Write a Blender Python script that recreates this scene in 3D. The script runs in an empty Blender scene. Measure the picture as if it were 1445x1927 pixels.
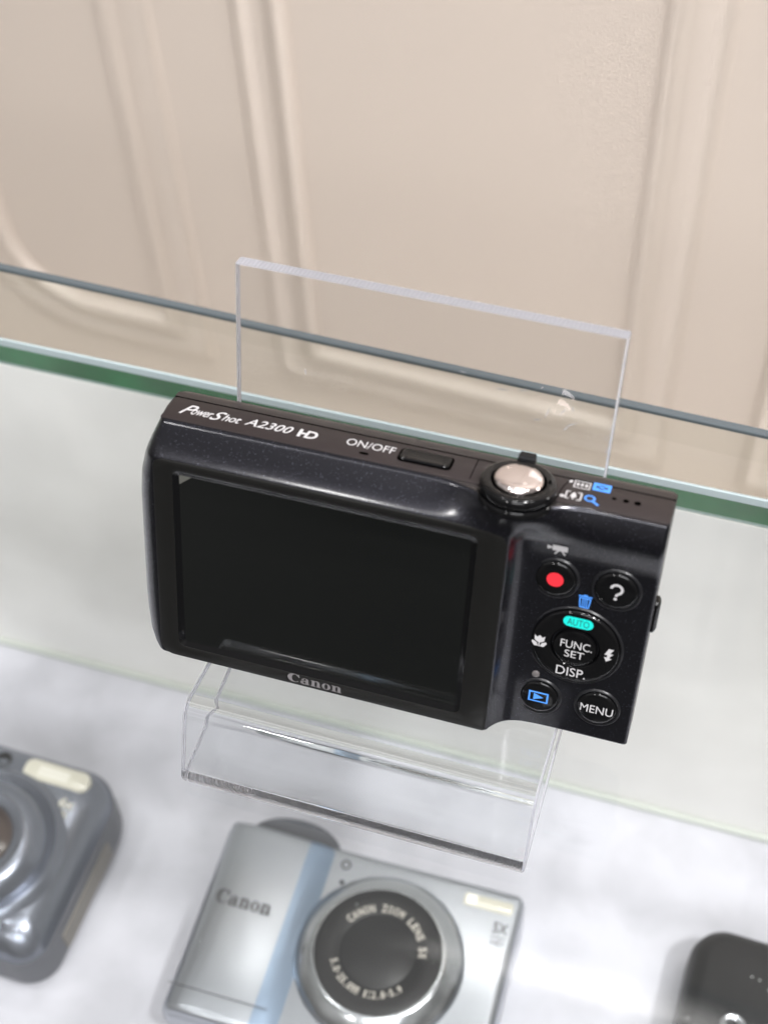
import bpy, bmesh, math, random
import numpy as np
from mathutils import Vector, Matrix

S = 0.001                      # everything below is written in millimetres
random.seed(4)
scene = bpy.context.scene

# ------------------------------------------------------------------ camera, world, lamps, exposure
cam_data = bpy.data.cameras.new("camera")
cam = bpy.data.objects.new("camera", cam_data)
scene.collection.objects.link(cam)
scene.camera = cam
CAM_LOC = Vector((99.917, -134.380, 272.060))
def cam_axes(a, b, c):
    fwd = Vector((math.sin(b) * math.cos(a), math.cos(b) * math.cos(a), -math.sin(a)))
    right = Vector((math.cos(b), -math.sin(b), 0))
    up = right.cross(fwd)
    return (math.cos(c) * right + math.sin(c) * up, -math.sin(c) * right + math.cos(c) * up, fwd)
CAM_ANG = (0.9180761953876113, -0.35284791823279543, -0.06280020661985429)       # pitch down, yaw, roll
LENS = 51.575
r_, u_, f_ = cam_axes(*CAM_ANG)
mw = Matrix.Identity(4)
for i in range(3):
    mw[i][0], mw[i][1], mw[i][2] = r_[i], u_[i], -f_[i]
    mw[i][3] = CAM_LOC[i] * S
cam.matrix_world = mw
cam_data.sensor_fit = 'VERTICAL'
cam_data.sensor_height = 36
cam_data.sensor_width = 27
cam_data.lens = LENS
cam_data.clip_start = 0.01
cam_data.clip_end = 20
cam_data.dof.use_dof = True
cam_data.dof.focus_distance = 0.300
cam_data.dof.aperture_fstop = 14.5

scene.render.engine = 'CYCLES'
scene.render.resolution_x, scene.render.resolution_y = 767, 1024
scene.cycles.use_denoising = True
scene.cycles.max_bounces = 40
scene.cycles.transparent_max_bounces = 32
scene.cycles.transmission_bounces = 40
scene.cycles.glossy_bounces = 24
scene.cycles.filter_width = 1.2
scene.cycles.blur_glossy = 0.3
scene.cycles.sample_clamp_indirect = 8
scene.view_settings.view_transform = 'Standard'
scene.view_settings.look = 'None'
scene.view_settings.exposure = 0.0
scene.view_settings.gamma = 1.0
scene.view_settings.use_curve_mapping = False

world = bpy.data.worlds.new("World")
scene.world = world
world.use_nodes = True
wn, wl = world.node_tree.nodes, world.node_tree.links
wn.clear()
wo = wn.new('ShaderNodeOutputWorld'); wb = wn.new('ShaderNodeBackground')
wt = wn.new('ShaderNodeTexCoord'); ws = wn.new('ShaderNodeSeparateXYZ'); wr = wn.new('ShaderNodeValToRGB')
wm = wn.new('ShaderNodeMapRange')
wm.inputs['From Min'].default_value = -1; wm.inputs['From Max'].default_value = 1
wl.new(wt.outputs['Generated'], ws.inputs[0]); wl.new(ws.outputs['Z'], wm.inputs['Value'])
wl.new(wm.outputs[0], wr.inputs[0]); wl.new(wr.outputs[0], wb.inputs[0]); wl.new(wb.outputs[0], wo.inputs[0])
cr = wr.color_ramp
cr.elements[0].position = 0.30; cr.elements[0].color = (0.06, 0.06, 0.058, 1)
cr.elements[1].position = 1.0; cr.elements[1].color = (0.50, 0.49, 0.49, 1)
e = cr.elements.new(0.52); e.color = (0.22, 0.21, 0.20, 1)
e = cr.elements.new(0.75); e.color = (0.44, 0.43, 0.42, 1)
# the shop around: soft lighter and darker patches, as any room has
wz = wn.new('ShaderNodeTexNoise'); wz.inputs['Scale'].default_value = 2.6; wz.inputs['Detail'].default_value = 2.5
wl.new(wt.outputs['Generated'], wz.inputs['Vector'])
wk = wn.new('ShaderNodeMapRange'); wk.inputs['From Min'].default_value = .35; wk.inputs['From Max'].default_value = .65
wk.inputs['To Min'].default_value = .35; wk.inputs['To Max'].default_value = 1.75
wl.new(wz.outputs['Fac'], wk.inputs['Value'])
wx = wn.new('ShaderNodeVectorMath'); wx.operation = 'SCALE'; wl.new(wr.outputs[0], wx.inputs[0]); wl.new(wk.outputs[0], wx.inputs['Scale'])
wl.new(wx.outputs[0], wb.inputs[0])
wb.inputs[1].default_value = 0.95

def area(name, loc, target, sx, sy, power, color=(1, 1, 1), spread=180):
    l = bpy.data.lights.new(name, 'AREA')
    l.shape = 'RECTANGLE'; l.size = sx * S; l.size_y = sy * S
    l.energy = power; l.color = color; l.spread = math.radians(spread)
    o = bpy.data.objects.new(name, l)
    scene.collection.objects.link(o)
    o.location = Vector(loc) * S
    d = Vector(target) - Vector(loc)
    if sx == sy:
        o.rotation_euler = d.to_track_quat('-Z', 'Y').to_euler()
    else:                                  # long lamps stay parallel to the wall
        o.rotation_euler = (math.atan2(d.y, -d.z), 0, 0)
    return o
area("ceiling_spot", (640, -240, 1270), (20, 40, 0), 110, 110, 16, (1.0, 0.985, 0.98))
area("ceiling_panel", (100, -100, 1700), (100, -100, 0), 1300, 240, 3.5, (0.98, 0.98, 1.0))
area("front_fill", (420, -1000, 1000), (0, 100, -150), 800, 400, 11, (0.97, 0.975, 1.0))  # added unseen fill from the front, brightens wall and case back
for sx_, sy_, sz_, pw_ in ((-520, -160, 1350, 2.2), (60, -520, 1400, 2.2), (420, 120, 1350, 2.6), (150, -160, 1350, 2.2), (980, -60, 1300, 2.4), (-300, -1050, 830, 2.0)):  # last entry: low front lamp added for the sheen on the camera's shoulder
    area("ceiling_or_sheen_lamp", (sx_, sy_, sz_), (40, 20, 0), 70, 70, pw_, (1.0, 0.985, 0.97))
area("side_light", (1050, 330, 150), (-150, 600, -480), 160, 160, 2.2, (1.0, 0.98, 0.96))
area("wall_fill", (20, 360, 1000), (0, 480, -700), 1300, 80, 2.3, (1.0, 0.975, 0.95), 50)  # added unseen fill lamp that brightens the wall and the floor before it

# ------------------------------------------------------------------ materials
def principled(name, color, rough=0.5, metal=0.0, **kw):
    m = bpy.data.materials.new(name); m.use_nodes = True
    b = m.node_tree.nodes['Principled BSDF']
    b.inputs['Base Color'].default_value = (*color, 1)
    b.inputs['Roughness'].default_value = rough
    b.inputs['Metallic'].default_value = metal
    for k, v in kw.items():
        b.inputs[k.replace('_', ' ')].default_value = v
    return m
def nodes_of(m): return m.node_tree.nodes, m.node_tree.links, m.node_tree.nodes['Principled BSDF']
def coords(m, scale=1.0):
    n, l, b = nodes_of(m)
    t = n.new('ShaderNodeTexCoord'); mp = n.new('ShaderNodeMapping')
    mp.inputs['Scale'].default_value = (scale, scale, scale) if not isinstance(scale, tuple) else scale
    l.new(t.outputs['Object'], mp.inputs['Vector'])
    return mp.outputs['Vector']
def bump(m, vec, scale, strength, dist=0.0001, detail=4):
    n, l, b = nodes_of(m)
    t = n.new('ShaderNodeTexNoise'); t.inputs['Scale'].default_value = scale; t.inputs['Detail'].default_value = detail
    l.new(vec, t.inputs['Vector'])
    bp = n.new('ShaderNodeBump'); bp.inputs['Strength'].default_value = strength; bp.inputs['Distance'].default_value = dist
    l.new(t.outputs['Fac'], bp.inputs['Height']); l.new(bp.outputs['Normal'], b.inputs['Normal'])
    return t
def rough_noise(m, vec, scale, lo, hi):
    n, l, b = nodes_of(m)
    t = n.new('ShaderNodeTexNoise'); t.inputs['Scale'].default_value = scale; t.inputs['Detail'].default_value = 6
    l.new(vec, t.inputs['Vector'])
    r = n.new('ShaderNodeMapRange'); r.inputs['From Min'].default_value = .3; r.inputs['From Max'].default_value = .7
    r.inputs['To Min'].default_value = lo; r.inputs['To Max'].default_value = hi
    l.new(t.outputs['Fac'], r.inputs['Value']); l.new(r.outputs[0], b.inputs['Roughness'])
def add_specks(m, vec, cell, thresh, color, size=0.3):
    """sparse dust: a voronoi cell now and then carries a light dot"""
    n, l, b = nodes_of(m)
    v = n.new('ShaderNodeTexVoronoi'); v.inputs['Scale'].default_value = cell
    l.new(vec, v.inputs['Vector'])
    sp = n.new('ShaderNodeSeparateColor'); l.new(v.outputs['Color'], sp.inputs[0])
    g = n.new('ShaderNodeMath'); g.operation = 'GREATER_THAN'; g.inputs[1].default_value = thresh; l.new(sp.outputs[0], g.inputs[0])
    sz = n.new('ShaderNodeMath'); sz.operation = 'MULTIPLY'; sz.inputs[1].default_value = size; l.new(sp.outputs[1], sz.inputs[0])
    d = n.new('ShaderNodeMath'); d.operation = 'LESS_THAN'; l.new(v.outputs['Distance'], d.inputs[0]); l.new(sz.outputs[0], d.inputs[1])
    mu = n.new('ShaderNodeMath'); mu.operation = 'MULTIPLY'; l.new(g.outputs[0], mu.inputs[0]); l.new(d.outputs[0], mu.inputs[1])
    mx = n.new('ShaderNodeMix'); mx.data_type = 'RGBA'
    base = b.inputs['Base Color']
    if base.is_linked:
        l.new(base.links[0].from_socket, mx.inputs[6])
    else:
        mx.inputs[6].default_value = base.default_value
    mx.inputs[7].default_value = (*color, 1)
    l.new(mu.outputs[0], mx.inputs[0]); l.new(mx.outputs[2], base)
    return mu

def thin_glass(name, tint, rough=0.0, gain=1.0, haze=0.0, haze_col=(0.8, 0.85, 0.82)):
    """pane glass: light passes straight through, Schlick reflection on top"""
    m = bpy.data.materials.new(name); m.use_nodes = True
    n, l = m.node_tree.nodes, m.node_tree.links
    n.clear()
    out = n.new('ShaderNodeOutputMaterial'); tr = n.new('ShaderNodeBsdfTransparent'); gl = n.new('ShaderNodeBsdfGlossy')
    tr.inputs[0].default_value = (*tint, 1); gl.inputs['Roughness'].default_value = rough
    geo = n.new('ShaderNodeNewGeometry'); dot = n.new('ShaderNodeVectorMath'); dot.operation = 'DOT_PRODUCT'
    l.new(geo.outputs['Incoming'], dot.inputs[0]); l.new(geo.outputs['Normal'], dot.inputs[1])
    ab = n.new('ShaderNodeMath'); ab.operation = 'ABSOLUTE'; l.new(dot.outputs['Value'], ab.inputs[0])
    iv = n.new('ShaderNodeMath'); iv.operation = 'SUBTRACT'; iv.inputs[0].default_value = 1; l.new(ab.outputs[0], iv.inputs[1])
    pw = n.new('ShaderNodeMath'); pw.operation = 'POWER'; pw.inputs[1].default_value = 5; l.new(iv.outputs[0], pw.inputs[0])
    ma = n.new('ShaderNodeMath'); ma.operation = 'MULTIPLY_ADD'; ma.inputs[1].default_value = .96 * gain; ma.inputs[2].default_value = .04 * gain
    l.new(pw.outputs[0], ma.inputs[0])
    mx = n.new('ShaderNodeMixShader'); l.new(ma.outputs[0], mx.inputs[0]); l.new(gl.outputs[0], mx.inputs[2])
    src = tr.outputs[0]
    if haze > 0:                       # a little dust and smear lying on the pane
        df = n.new('ShaderNodeBsdfDiffuse'); df.inputs[0].default_value = (*haze_col, 1)
        tc = n.new('ShaderNodeTexCoord'); nz = n.new('ShaderNodeTexNoise'); nz.inputs['Scale'].default_value = 22; nz.inputs['Detail'].default_value = 7
        l.new(tc.outputs['Object'], nz.inputs['Vector'])
        mr = n.new('ShaderNodeMapRange'); mr.inputs['From Min'].default_value = .35; mr.inputs['From Max'].default_value = .75
        mr.inputs['To Min'].default_value = haze * .5; mr.inputs['To Max'].default_value = haze * 1.6
        l.new(nz.outputs['Fac'], mr.inputs['Value'])
        vo = n.new('ShaderNodeTexVoronoi'); vo.inputs['Scale'].default_value = 160; l.new(tc.outputs['Object'], vo.inputs['Vector'])
        sp = n.new('ShaderNodeSeparateColor'); l.new(vo.outputs['Color'], sp.inputs[0])
        g = n.new('ShaderNodeMath'); g.operation = 'GREATER_THAN'; g.inputs[1].default_value = .84; l.new(sp.outputs[0], g.inputs[0])
        sm = n.new('ShaderNodeMath'); sm.operation = 'MULTIPLY'; sm.inputs[1].default_value = .05; l.new(sp.outputs[1], sm.inputs[0])
        d = n.new('ShaderNodeMath'); d.operation = 'LESS_THAN'; l.new(vo.outputs['Distance'], d.inputs[0]); l.new(sm.outputs[0], d.inputs[1])
        mu = n.new('ShaderNodeMath'); mu.operation = 'MULTIPLY'; l.new(g.outputs[0], mu.inputs[0]); l.new(d.outputs[0], mu.inputs[1])
        m2 = n.new('ShaderNodeMath'); m2.operation = 'MULTIPLY'; m2.inputs[1].default_value = .6; l.new(mu.outputs[0], m2.inputs[0])
        ad = n.new('ShaderNodeMath'); ad.operation = 'ADD'; l.new(m2.outputs[0], ad.inputs[0]); l.new(mr.outputs[0], ad.inputs[1])
        mh = n.new('ShaderNodeMixShader'); l.new(ad.outputs[0], mh.inputs[0]); l.new(src, mh.inputs[1]); l.new(df.outputs[0], mh.inputs[2])
        src = mh.outputs[0]
    l.new(src, mx.inputs[1]); l.new(mx.outputs[0], out.inputs['Surface'])
    return m

# flake paint of the camera back
M_PAINT = principled("flake_paint", (0.012, 0.012, 0.017), 0.28, 0.8, Coat_Weight=0.6, Coat_Roughness=0.14)
def flake(m, cell, amount, thresh, bright):
    n, l, b = nodes_of(m)
    vec = coords(m)
    v = n.new('ShaderNodeTexVoronoi'); v.inputs['Scale'].default_value = cell; l.new(vec, v.inputs['Vector'])
    sub = n.new('ShaderNodeVectorMath'); sub.operation = 'SUBTRACT'; sub.inputs[1].default_value = (.5, .5, .5); l.new(v.outputs['Color'], sub.inputs[0])
    sc = n.new('ShaderNodeVectorMath'); sc.operation = 'SCALE'; sc.inputs['Scale'].default_value = amount; l.new(sub.outputs[0], sc.inputs[0])
    geo = n.new('ShaderNodeNewGeometry')
    ad = n.new('ShaderNodeVectorMath'); ad.operation = 'ADD'; l.new(geo.outputs['Normal'], ad.inputs[0]); l.new(sc.outputs[0], ad.inputs[1])
    nm = n.new('ShaderNodeVectorMath'); nm.operation = 'NORMALIZE'; l.new(ad.outputs[0], nm.inputs[0])
    l.new(nm.outputs[0], b.inputs['Normal'])
    add_specks(m, vec, cell * .85, thresh, bright, .27)
flake(M_PAINT, 6400, 0.12, 0.74, (0.25, 0.26, 0.34))
M_BEZEL = principled("matt_black_frame", (0.0045, 0.0044, 0.004), 0.40, Specular_IOR_Level=.36)
bump(M_BEZEL, coords(M_BEZEL), 5200, .12, .00004)
M_TOP = principled("matt_brown_black_top", (0.017, 0.0115, 0.012), 0.50, Specular_IOR_Level=.45)
bump(M_TOP, coords(M_TOP), 6000, .25, .00005)
M_SHELL = principled("front_shell", (0.018, 0.014, 0.014), 0.42)
M_SIDE = principled("side_shell", (0.03, 0.026, 0.027), 0.25, 0.3)
M_GLOSS = principled("gloss_black", (0.003, 0.003, 0.0034), 0.08, Specular_IOR_Level=.34)
M_RIM = principled("button_rim", (0.014, 0.014, 0.016), 0.28, .3)
M_HOLE = principled("dark_hole", (0.001, 0.001, 0.001), 0.9, Specular_IOR_Level=0.0)
M_SCREEN = principled("screen_glass", (0.0045, 0.005, 0.0048), 0.035)
add_specks(M_SCREEN, coords(M_SCREEN), 420, .80, (.42, .43, .43), .045)
rough_noise(M_SCREEN, coords(M_SCREEN), 60, .02, .09)
M_FILM = principled("film_edge", (0.09, 0.09, 0.08), 0.3)
M_CHROME = principled("chrome_button", (0.80, 0.72, 0.70), 0.10, 1.0)
bump(M_CHROME, coords(M_CHROME), 420, .12, .0002)
M_WHITE = principled("print_white", (0.50, 0.49, 0.50), 0.6)
M_GREY = principled("print_grey", (0.17, 0.16, 0.165), 0.5)
M_BLUE = principled("print_blue", (0.065, 0.27, 0.80), 0.6)
M_CYAN = principled("print_cyan", (0.0, 0.66, 0.58), 0.6)
M_TEALDARK = principled("print_dark_teal", (0.01, 0.10, 0.10), 0.6)
M_RED = principled("print_red", (0.78, 0.02, 0.035), 0.6)
M_LAMP = principled("clear_lamp_lens", (0.12, 0.11, 0.11), 0.2)

# clear acrylic
M_ACRYL = bpy.data.materials.new("clear_acrylic"); M_ACRYL.use_nodes = True
b = M_ACRYL.node_tree.nodes['Principled BSDF']
b.inputs['Base Color'].default_value = (0.985, 0.99, 0.99, 1); b.inputs['Transmission Weight'].default_value = 1
b.inputs['IOR'].default_value = 1.49; b.inputs['Roughness'].default_value = 0.0
M_CUT = principled("sawn_acrylic_edge", (0.66, 0.67, 0.74), 0.24, Transmission_Weight=0.62, IOR=1.49)
_n, _l, _b = nodes_of(M_CUT)
_v = coords(M_CUT, (1, 1, 1)); _w = _n.new('ShaderNodeTexWave'); _w.inputs['Scale'].default_value = 420; _w.inputs['Distortion'].default_value = 1.5
_w.bands_direction = 'X'; _l.new(_v, _w.inputs['Vector'])
_bp = _n.new('ShaderNodeBump'); _bp.inputs['Strength'].default_value = .35; _bp.inputs['Distance'].default_value = .0002
_l.new(_w.outputs['Fac'], _bp.inputs['Height']); _l.new(_bp.outputs['Normal'], _b.inputs['Normal'])

M_PANE = thin_glass("counter_glass", (0.966, 0.970, 0.965), 0.0, 1.1, 0.008)
M_PANE_PLAIN = thin_glass("counter_glass_underside", (0.978, 0.983, 0.978), 0.0, 0.4)
M_BACKPANE = thin_glass("back_pane_glass", (0.965, 0.975, 0.95), 0.0, 1.2, 0.02)
M_GREEN = principled("green_glass_edge", (0.03, 0.17, 0.08), 0.22)
_n, _l, _b = nodes_of(M_GREEN)
_v = coords(M_GREEN, (1, 1, 1)); _t = _n.new('ShaderNodeTexNoise'); _t.inputs['Scale'].default_value = 60; _t.inputs['Detail'].default_value = 8
_l.new(_v, _t.inputs['Vector']); _r = _n.new('ShaderNodeValToRGB'); _l.new(_t.outputs['Fac'], _r.inputs[0])
_r.color_ramp.elements[0].position = .3; _r.color_ramp.elements[0].color = (0.003, 0.080, 0.022, 1)
_r.color_ramp.elements[1].position = .75; _r.color_ramp.elements[1].color = (0.008, 0.150, 0.045, 1)
_l.new(_r.outputs[0], _b.inputs['Base Color'])
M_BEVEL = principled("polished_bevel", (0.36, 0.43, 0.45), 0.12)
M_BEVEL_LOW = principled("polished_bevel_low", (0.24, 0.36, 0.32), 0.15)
M_PANEEDGE = principled("pane_edge", (0.085, 0.10, 0.11), 0.2, Specular_IOR_Level=.3)

M_MARBLE = principled("white_floor", (0.64, 0.64, 0.70), 0.6)
_n, _l, _b = nodes_of(M_MARBLE)
_v = coords(M_MARBLE)
_t = _n.new('ShaderNodeTexNoise'); _t.inputs['Scale'].default_value = 42; _t.inputs['Detail'].default_value = 7; _t.inputs['Distortion'].default_value = .25
_l.new(_v, _t.inputs['Vector']); _r = _n.new('ShaderNodeValToRGB'); _l.new(_t.outputs['Fac'], _r.inputs[0])
_r.color_ramp.elements[0].position = .30; _r.color_ramp.elements[0].color = (0.43, 0.43, 0.47, 1)
_r.color_ramp.elements[1].position = .58; _r.color_ramp.elements[1].color = (0.54, 0.54, 0.59, 1)
_l.new(_r.outputs[0], _b.inputs['Base Color'])
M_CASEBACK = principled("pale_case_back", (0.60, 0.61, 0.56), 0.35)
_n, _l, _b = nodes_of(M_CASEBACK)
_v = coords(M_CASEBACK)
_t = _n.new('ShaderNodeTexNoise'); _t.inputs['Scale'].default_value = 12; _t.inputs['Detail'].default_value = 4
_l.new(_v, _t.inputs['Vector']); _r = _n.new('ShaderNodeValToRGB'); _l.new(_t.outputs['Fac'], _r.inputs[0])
_r.color_ramp.elements[0].position = .3; _r.color_ramp.elements[0].color = (0.66, 0.655, 0.63, 1)  # stone-like mottling, contrast raised so the colour imitates patchy light
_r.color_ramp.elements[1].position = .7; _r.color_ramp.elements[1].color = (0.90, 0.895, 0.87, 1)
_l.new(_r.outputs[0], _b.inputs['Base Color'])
M_WALL = principled("cream_painted_panel", (0.565, 0.502, 0.452), 0.45)

M_SILVER = principled("silver_paint", (0.40, 0.42, 0.455), 0.28, 0.92)
bump(M_SILVER, coords(M_SILVER), 3000, .06, .00005)
M_BLUESILVER = principled("blue_silver_paint", (0.25, 0.32, 0.42), 0.30, 0.85)
M_LENSRING = principled("lens_ring_chrome", (0.48, 0.50, 0.52), 0.20, 1.0)
M_LENSBLK = principled("lens_cover_black", (0.007, 0.007, 0.008), 0.4, Specular_IOR_Level=.3)
add_specks(M_LENSBLK, coords(M_LENSBLK), 320, .75, (.4, .4, .4), .10)
M_LENSTXT = principled("lens_print", (0.50, 0.47, 0.42), 0.5)
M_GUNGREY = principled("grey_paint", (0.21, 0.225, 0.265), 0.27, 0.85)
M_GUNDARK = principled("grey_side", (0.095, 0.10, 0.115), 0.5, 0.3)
M_TAUPE = principled("taupe_cover", (0.17, 0.155, 0.135), 0.5)
M_FLASH = principled("flash_window", (0.52, 0.50, 0.42), 0.15, Coat_Weight=.5)
M_FLASHTUBE = principled("flash_reflector", (0.9, 0.88, 0.8), 0.2, .3)
M_BLACKCAM = principled("dark_plastic", (0.003, 0.0035, 0.005), 0.45, Specular_IOR_Level=.25)
add_specks(M_BLACKCAM, coords(M_BLACKCAM), 420, .7, (.5, .5, .5), .14)
M_DARKTXT = principled("print_dark", (0.06, 0.06, 0.065), 0.5)
M_BROWNLENS = principled("lens_brown", (0.05, 0.035, 0.03), 0.12)

# ------------------------------------------------------------------ mesh helpers
def link(o, parent=None):
    scene.collection.objects.link(o)
    if parent is not None:
        o.parent = parent
    return o
def mesh(name, verts, faces, mats, parent=None, smooth=True, angle=35, fmat=None):
    me = bpy.data.meshes.new(name)
    me.from_pydata([(x * S, y * S, z * S) for x, y, z in verts], [], faces)
    if not isinstance(mats, (list, tuple)):
        mats = [mats]
    for m in mats:
        me.materials.append(m)
    if fmat:
        for p, k in zip(me.polygons, fmat):
            p.material_index = k
    bm = bmesh.new(); bm.from_mesh(me)
    bmesh.ops.recalc_face_normals(bm, faces=bm.faces)
    bm.to_mesh(me); bm.free()
    if smooth:
        for p in me.polygons:
            p.use_smooth = True
        me.set_sharp_from_angle(angle=math.radians(angle))
    me.update()
    return link(bpy.data.objects.new(name, me), parent)
def thing(name, label, cat, mat=None, group=None):
    o = link(bpy.data.objects.new(name, None))
    o.empty_display_size = .01
    if mat is not None:
        o.matrix_world = mat
    o['label'] = label; o['category'] = cat
    if group:
        o['group'] = group
    return o
def rr(x0, x1, y0, y1, r, n=8):
    """rounded rectangle loop, counter-clockwise from the lower left corner; r may be 4 radii (bl, br, tr, tl)"""
    if not isinstance(r, (tuple, list)):
        r = (r,) * 4
    out = []
    for (cx, cy, a0, q) in ((x0 + r[0], y0 + r[0], 180, r[0]), (x1 - r[1], y0 + r[1], 270, r[1]),
                            (x1 - r[2], y1 - r[2], 0, r[2]), (x0 + r[3], y1 - r[3], 90, r[3])):
        for k in range(n + 1):
            a = math.radians(a0 + 90 * k / n)
            out.append((cx + q * math.cos(a), cy + q * math.sin(a)))
    return out
def circle(cx, cy, r, n=64, ry=None):
    return [(cx + r * math.cos(2 * math.pi * k / n), cy + (ry or r) * math.sin(2 * math.pi * k / n)) for k in range(n)]
def loft(loops, cap0=True, cap1=True, mats=None):
    """loops: lists of (x,y,z) of equal length. mats: material index per band"""
    n = len(loops[0]); v = [p for L in loops for p in L]; f = []; fm = []
    for i in range(len(loops) - 1):
        for k in range(n):
            a, b_ = i * n + k, i * n + (k + 1) % n
            f.append((a, b_, b_ + n, a + n)); fm.append(mats[i] if mats else 0)
    if cap0:
        f.append(tuple(range(n - 1, -1, -1))); fm.append(mats[0] if mats else 0)
    if cap1:
        f.append(tuple(range((len(loops) - 1) * n, len(loops) * n))); fm.append(mats[-1] if mats else 0)
    return v, f, fm
def at_z(loop, z): return [(x, y, z) for x, y in loop]
def lathe(name, cx, cy, prof, mat, parent, n=64, cap0=True, cap1=True, z0=0, mats=None, sy=1.0):
    v, f, fm = loft([at_z(circle(cx, cy, max(r, .001), n, max(r, .001) * sy), z0 + z) for r, z in prof], cap0, cap1, mats)
    return mesh(name, v, f, mat, parent, True, 40, fm)
def rbox(name, x0, x1, y0, y1, z0, z1, r, bev, mat, parent, n=6, seg=4, angle=35):
    """rounded slab with a rounded upper rim"""
    loops = [at_z(rr(x0, x1, y0, y1, r, n), z0)]
    for k in range(seg + 1):
        a = math.pi / 2 * k / seg
        i = bev * (1 - math.cos(a)); z = z1 - bev + bev * math.sin(a)
        loops.append(at_z(rr(x0 + i, x1 - i, y0 + i, y1 - i, max(r - i, .02), n), z))
    v, f, fm = loft(loops)
    return mesh(name, v, f, mat, parent, True, angle)

# flat printing: shapes in 2-D millimetres, dropped on to a surface
class Print:
    def __init__(self): self.v, self.f, self.k = [], [], 0
    def poly(self, pts):
        i = len(self.v); dz = .004 * (self.k % 7); self.k += 1
        self.v += [(x, y, dz) for x, y in pts]; self.f.append(tuple(range(i, i + len(pts)))); return self
    def rect(self, x0, x1, y0, y1): return self.poly([(x0, y0), (x1, y0), (x1, y1), (x0, y1)])
    def disc(self, cx, cy, r, n=28, ry=None): return self.poly(circle(cx, cy, r, n, ry))
    def band(self, outer, inner):
        i = len(self.v); n = len(outer); dz = .004 * (self.k % 7); self.k += 1
        self.v += [(x, y, dz) for x, y in outer] + [(x, y, dz) for x, y in inner]
        for k in range(n):
            j = (k + 1) % n
            self.f.append((i + k, i + j, i + n + j, i + n + k))
        return self
    def ring(self, cx, cy, r, w, n=32): return self.band(circle(cx, cy, r, n), circle(cx, cy, r - w, n))
    def frame(self, x0, x1, y0, y1, w):
        return self.band([(x0, y0), (x1, y0), (x1, y1), (x0, y1)], [(x0 + w, y0 + w), (x1 - w, y0 + w), (x1 - w, y1 - w), (x0 + w, y1 - w)])
    def line(self, pts, w):
        for (ax, ay), (bx, by) in zip(pts, pts[1:]):
            d = math.hypot(bx - ax, by - ay) or 1; nx, ny = -(by - ay) / d * w / 2, (bx - ax) / d * w / 2
            self.poly([(ax - nx, ay - ny), (bx - nx, by - ny), (bx + nx, by + ny), (ax + nx, ay + ny)])
        return self
    def text(self, s, x0, x1, y0, y1, shear=0.0, bold=0.0, spacing=1.0):
        v, f = glyphs(s, shear, bold, spacing)
        xs = [p[0] for p in v]; ys = [p[1] for p in v]
        ax, bx, ay, by = min(xs), max(xs), min(ys), max(ys)
        i = len(self.v); dz = .004 * (self.k % 7); self.k += 1
        self.v += [(x0 + (x - ax) / (bx - ax) * (x1 - x0), y0 + (y - ay) / (by - ay) * (y1 - y0), dz) for x, y in v]
        self.f += [tuple(i + q for q in t) for t in f]
        return self
    def build(self, name, mat, parent, surf, lift=.03):
        """surf(x, y) -> (x, y, z) in the thing's frame"""
        vv = []
        for x, y, dz in self.v:
            p = surf(x, y); vv.append((p[0], p[1], p[2] + dz + lift) if len(p) == 3 else tuple(p[i] + p[3][i] * (dz + lift) for i in range(3)))
        return mesh(name, vv, self.f, mat, parent, False)
def glyphs(s, shear=0.0, bold=0.0, spacing=1.0):
    c = bpy.data.curves.new("lettering_source", 'FONT'); c.body = s; c.size = 1; c.shear = shear; c.offset = bold; c.space_character = spacing
    c.resolution_u = 4; c.fill_mode = 'FRONT'
    o = bpy.data.objects.new("lettering_source", c)
    me = bpy.data.meshes.new_from_object(o)
    v = [(p.co.x, p.co.y) for p in me.vertices]; f = [tuple(p.vertices) for p in me.polygons]
    bpy.data.objects.remove(o); bpy.data.meshes.remove(me); bpy.data.curves.remove(c)
    return v, f
def serif_logo(P, x0, x1, y0, y1):
    """heavy serif word: C a n o n, built from strokes with thick stems and thin joins"""
    H = 1.0; xh = .72
    Q = []
    def arc(cx, cy, rx, ry, irx, iry, icx, a0, a1, n=30):
        o_ = []; i_ = []
        for k in range(n + 1):
            a = math.radians(a0 + (a1 - a0) * k / n)
            o_.append((cx + rx * math.cos(a), cy + ry * math.sin(a))); i_.append((icx + irx * math.cos(a), cy + iry * math.sin(a)))
        for k in range(n):
            Q.append([o_[k], o_[k + 1], i_[k + 1], i_[k]])
    def box(a, b_, c, d): Q.append([(a, c), (b_, c), (b_, d), (a, d)])
    # C
    arc(.50, .5, .50, .52, .27, .44, .60, 52, 318)
    Q.append([(.80, .92), (.90, 1.02), (.94, .62), (.86, .60)]); Q.append([(.66, .86), (.84, .98), (.92, .70), (.80, .74)])
    x = 1.02
    # a
    arc(x + .28, .21, .29, .235, .10, .12, x + .31, 0, 360)
    box(x + .40, x + .62, .0, .55); arc(x + .36, .52, .26, .22, .10, .15, x + .34, 0, 160)
    Q.append([(x + .06, .48), (x + .26, .48), (x + .26, .60), (x + .10, .62)]); Q.append([(x + .60, .0), (x + .74, .04), (x + .72, .10), (x + .60, .10)])
    Q.append([(x + .25, .36), (x + .42, .44), (x + .42, .36), (x + .30, .30)])
    x += .80
    def n_(x):
        box(x + .08, x + .30, 0, xh); box(x, x + .38, 0, .08); Q.append([(x, xh - .08), (x + .1, xh - .08), (x + .1, xh), (x, xh)])
        arc(x + .46, .46, .24, .28, .06, .18, x + .42, 0, 150); box(x + .48, x + .70, 0, .48); box(x + .42, x + .78, 0, .08)
    n_(x); x += .86
    arc(x + .34, .36, .34, .38, .13, .32, x + .34, 0, 360)
    x += .76
    n_(x); x += .78
    for q in Q:
        P.poly([(x0 + a / x * (x1 - x0), y0 + b_ * (y1 - y0)) for a, b_ in q])
    return P

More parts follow.
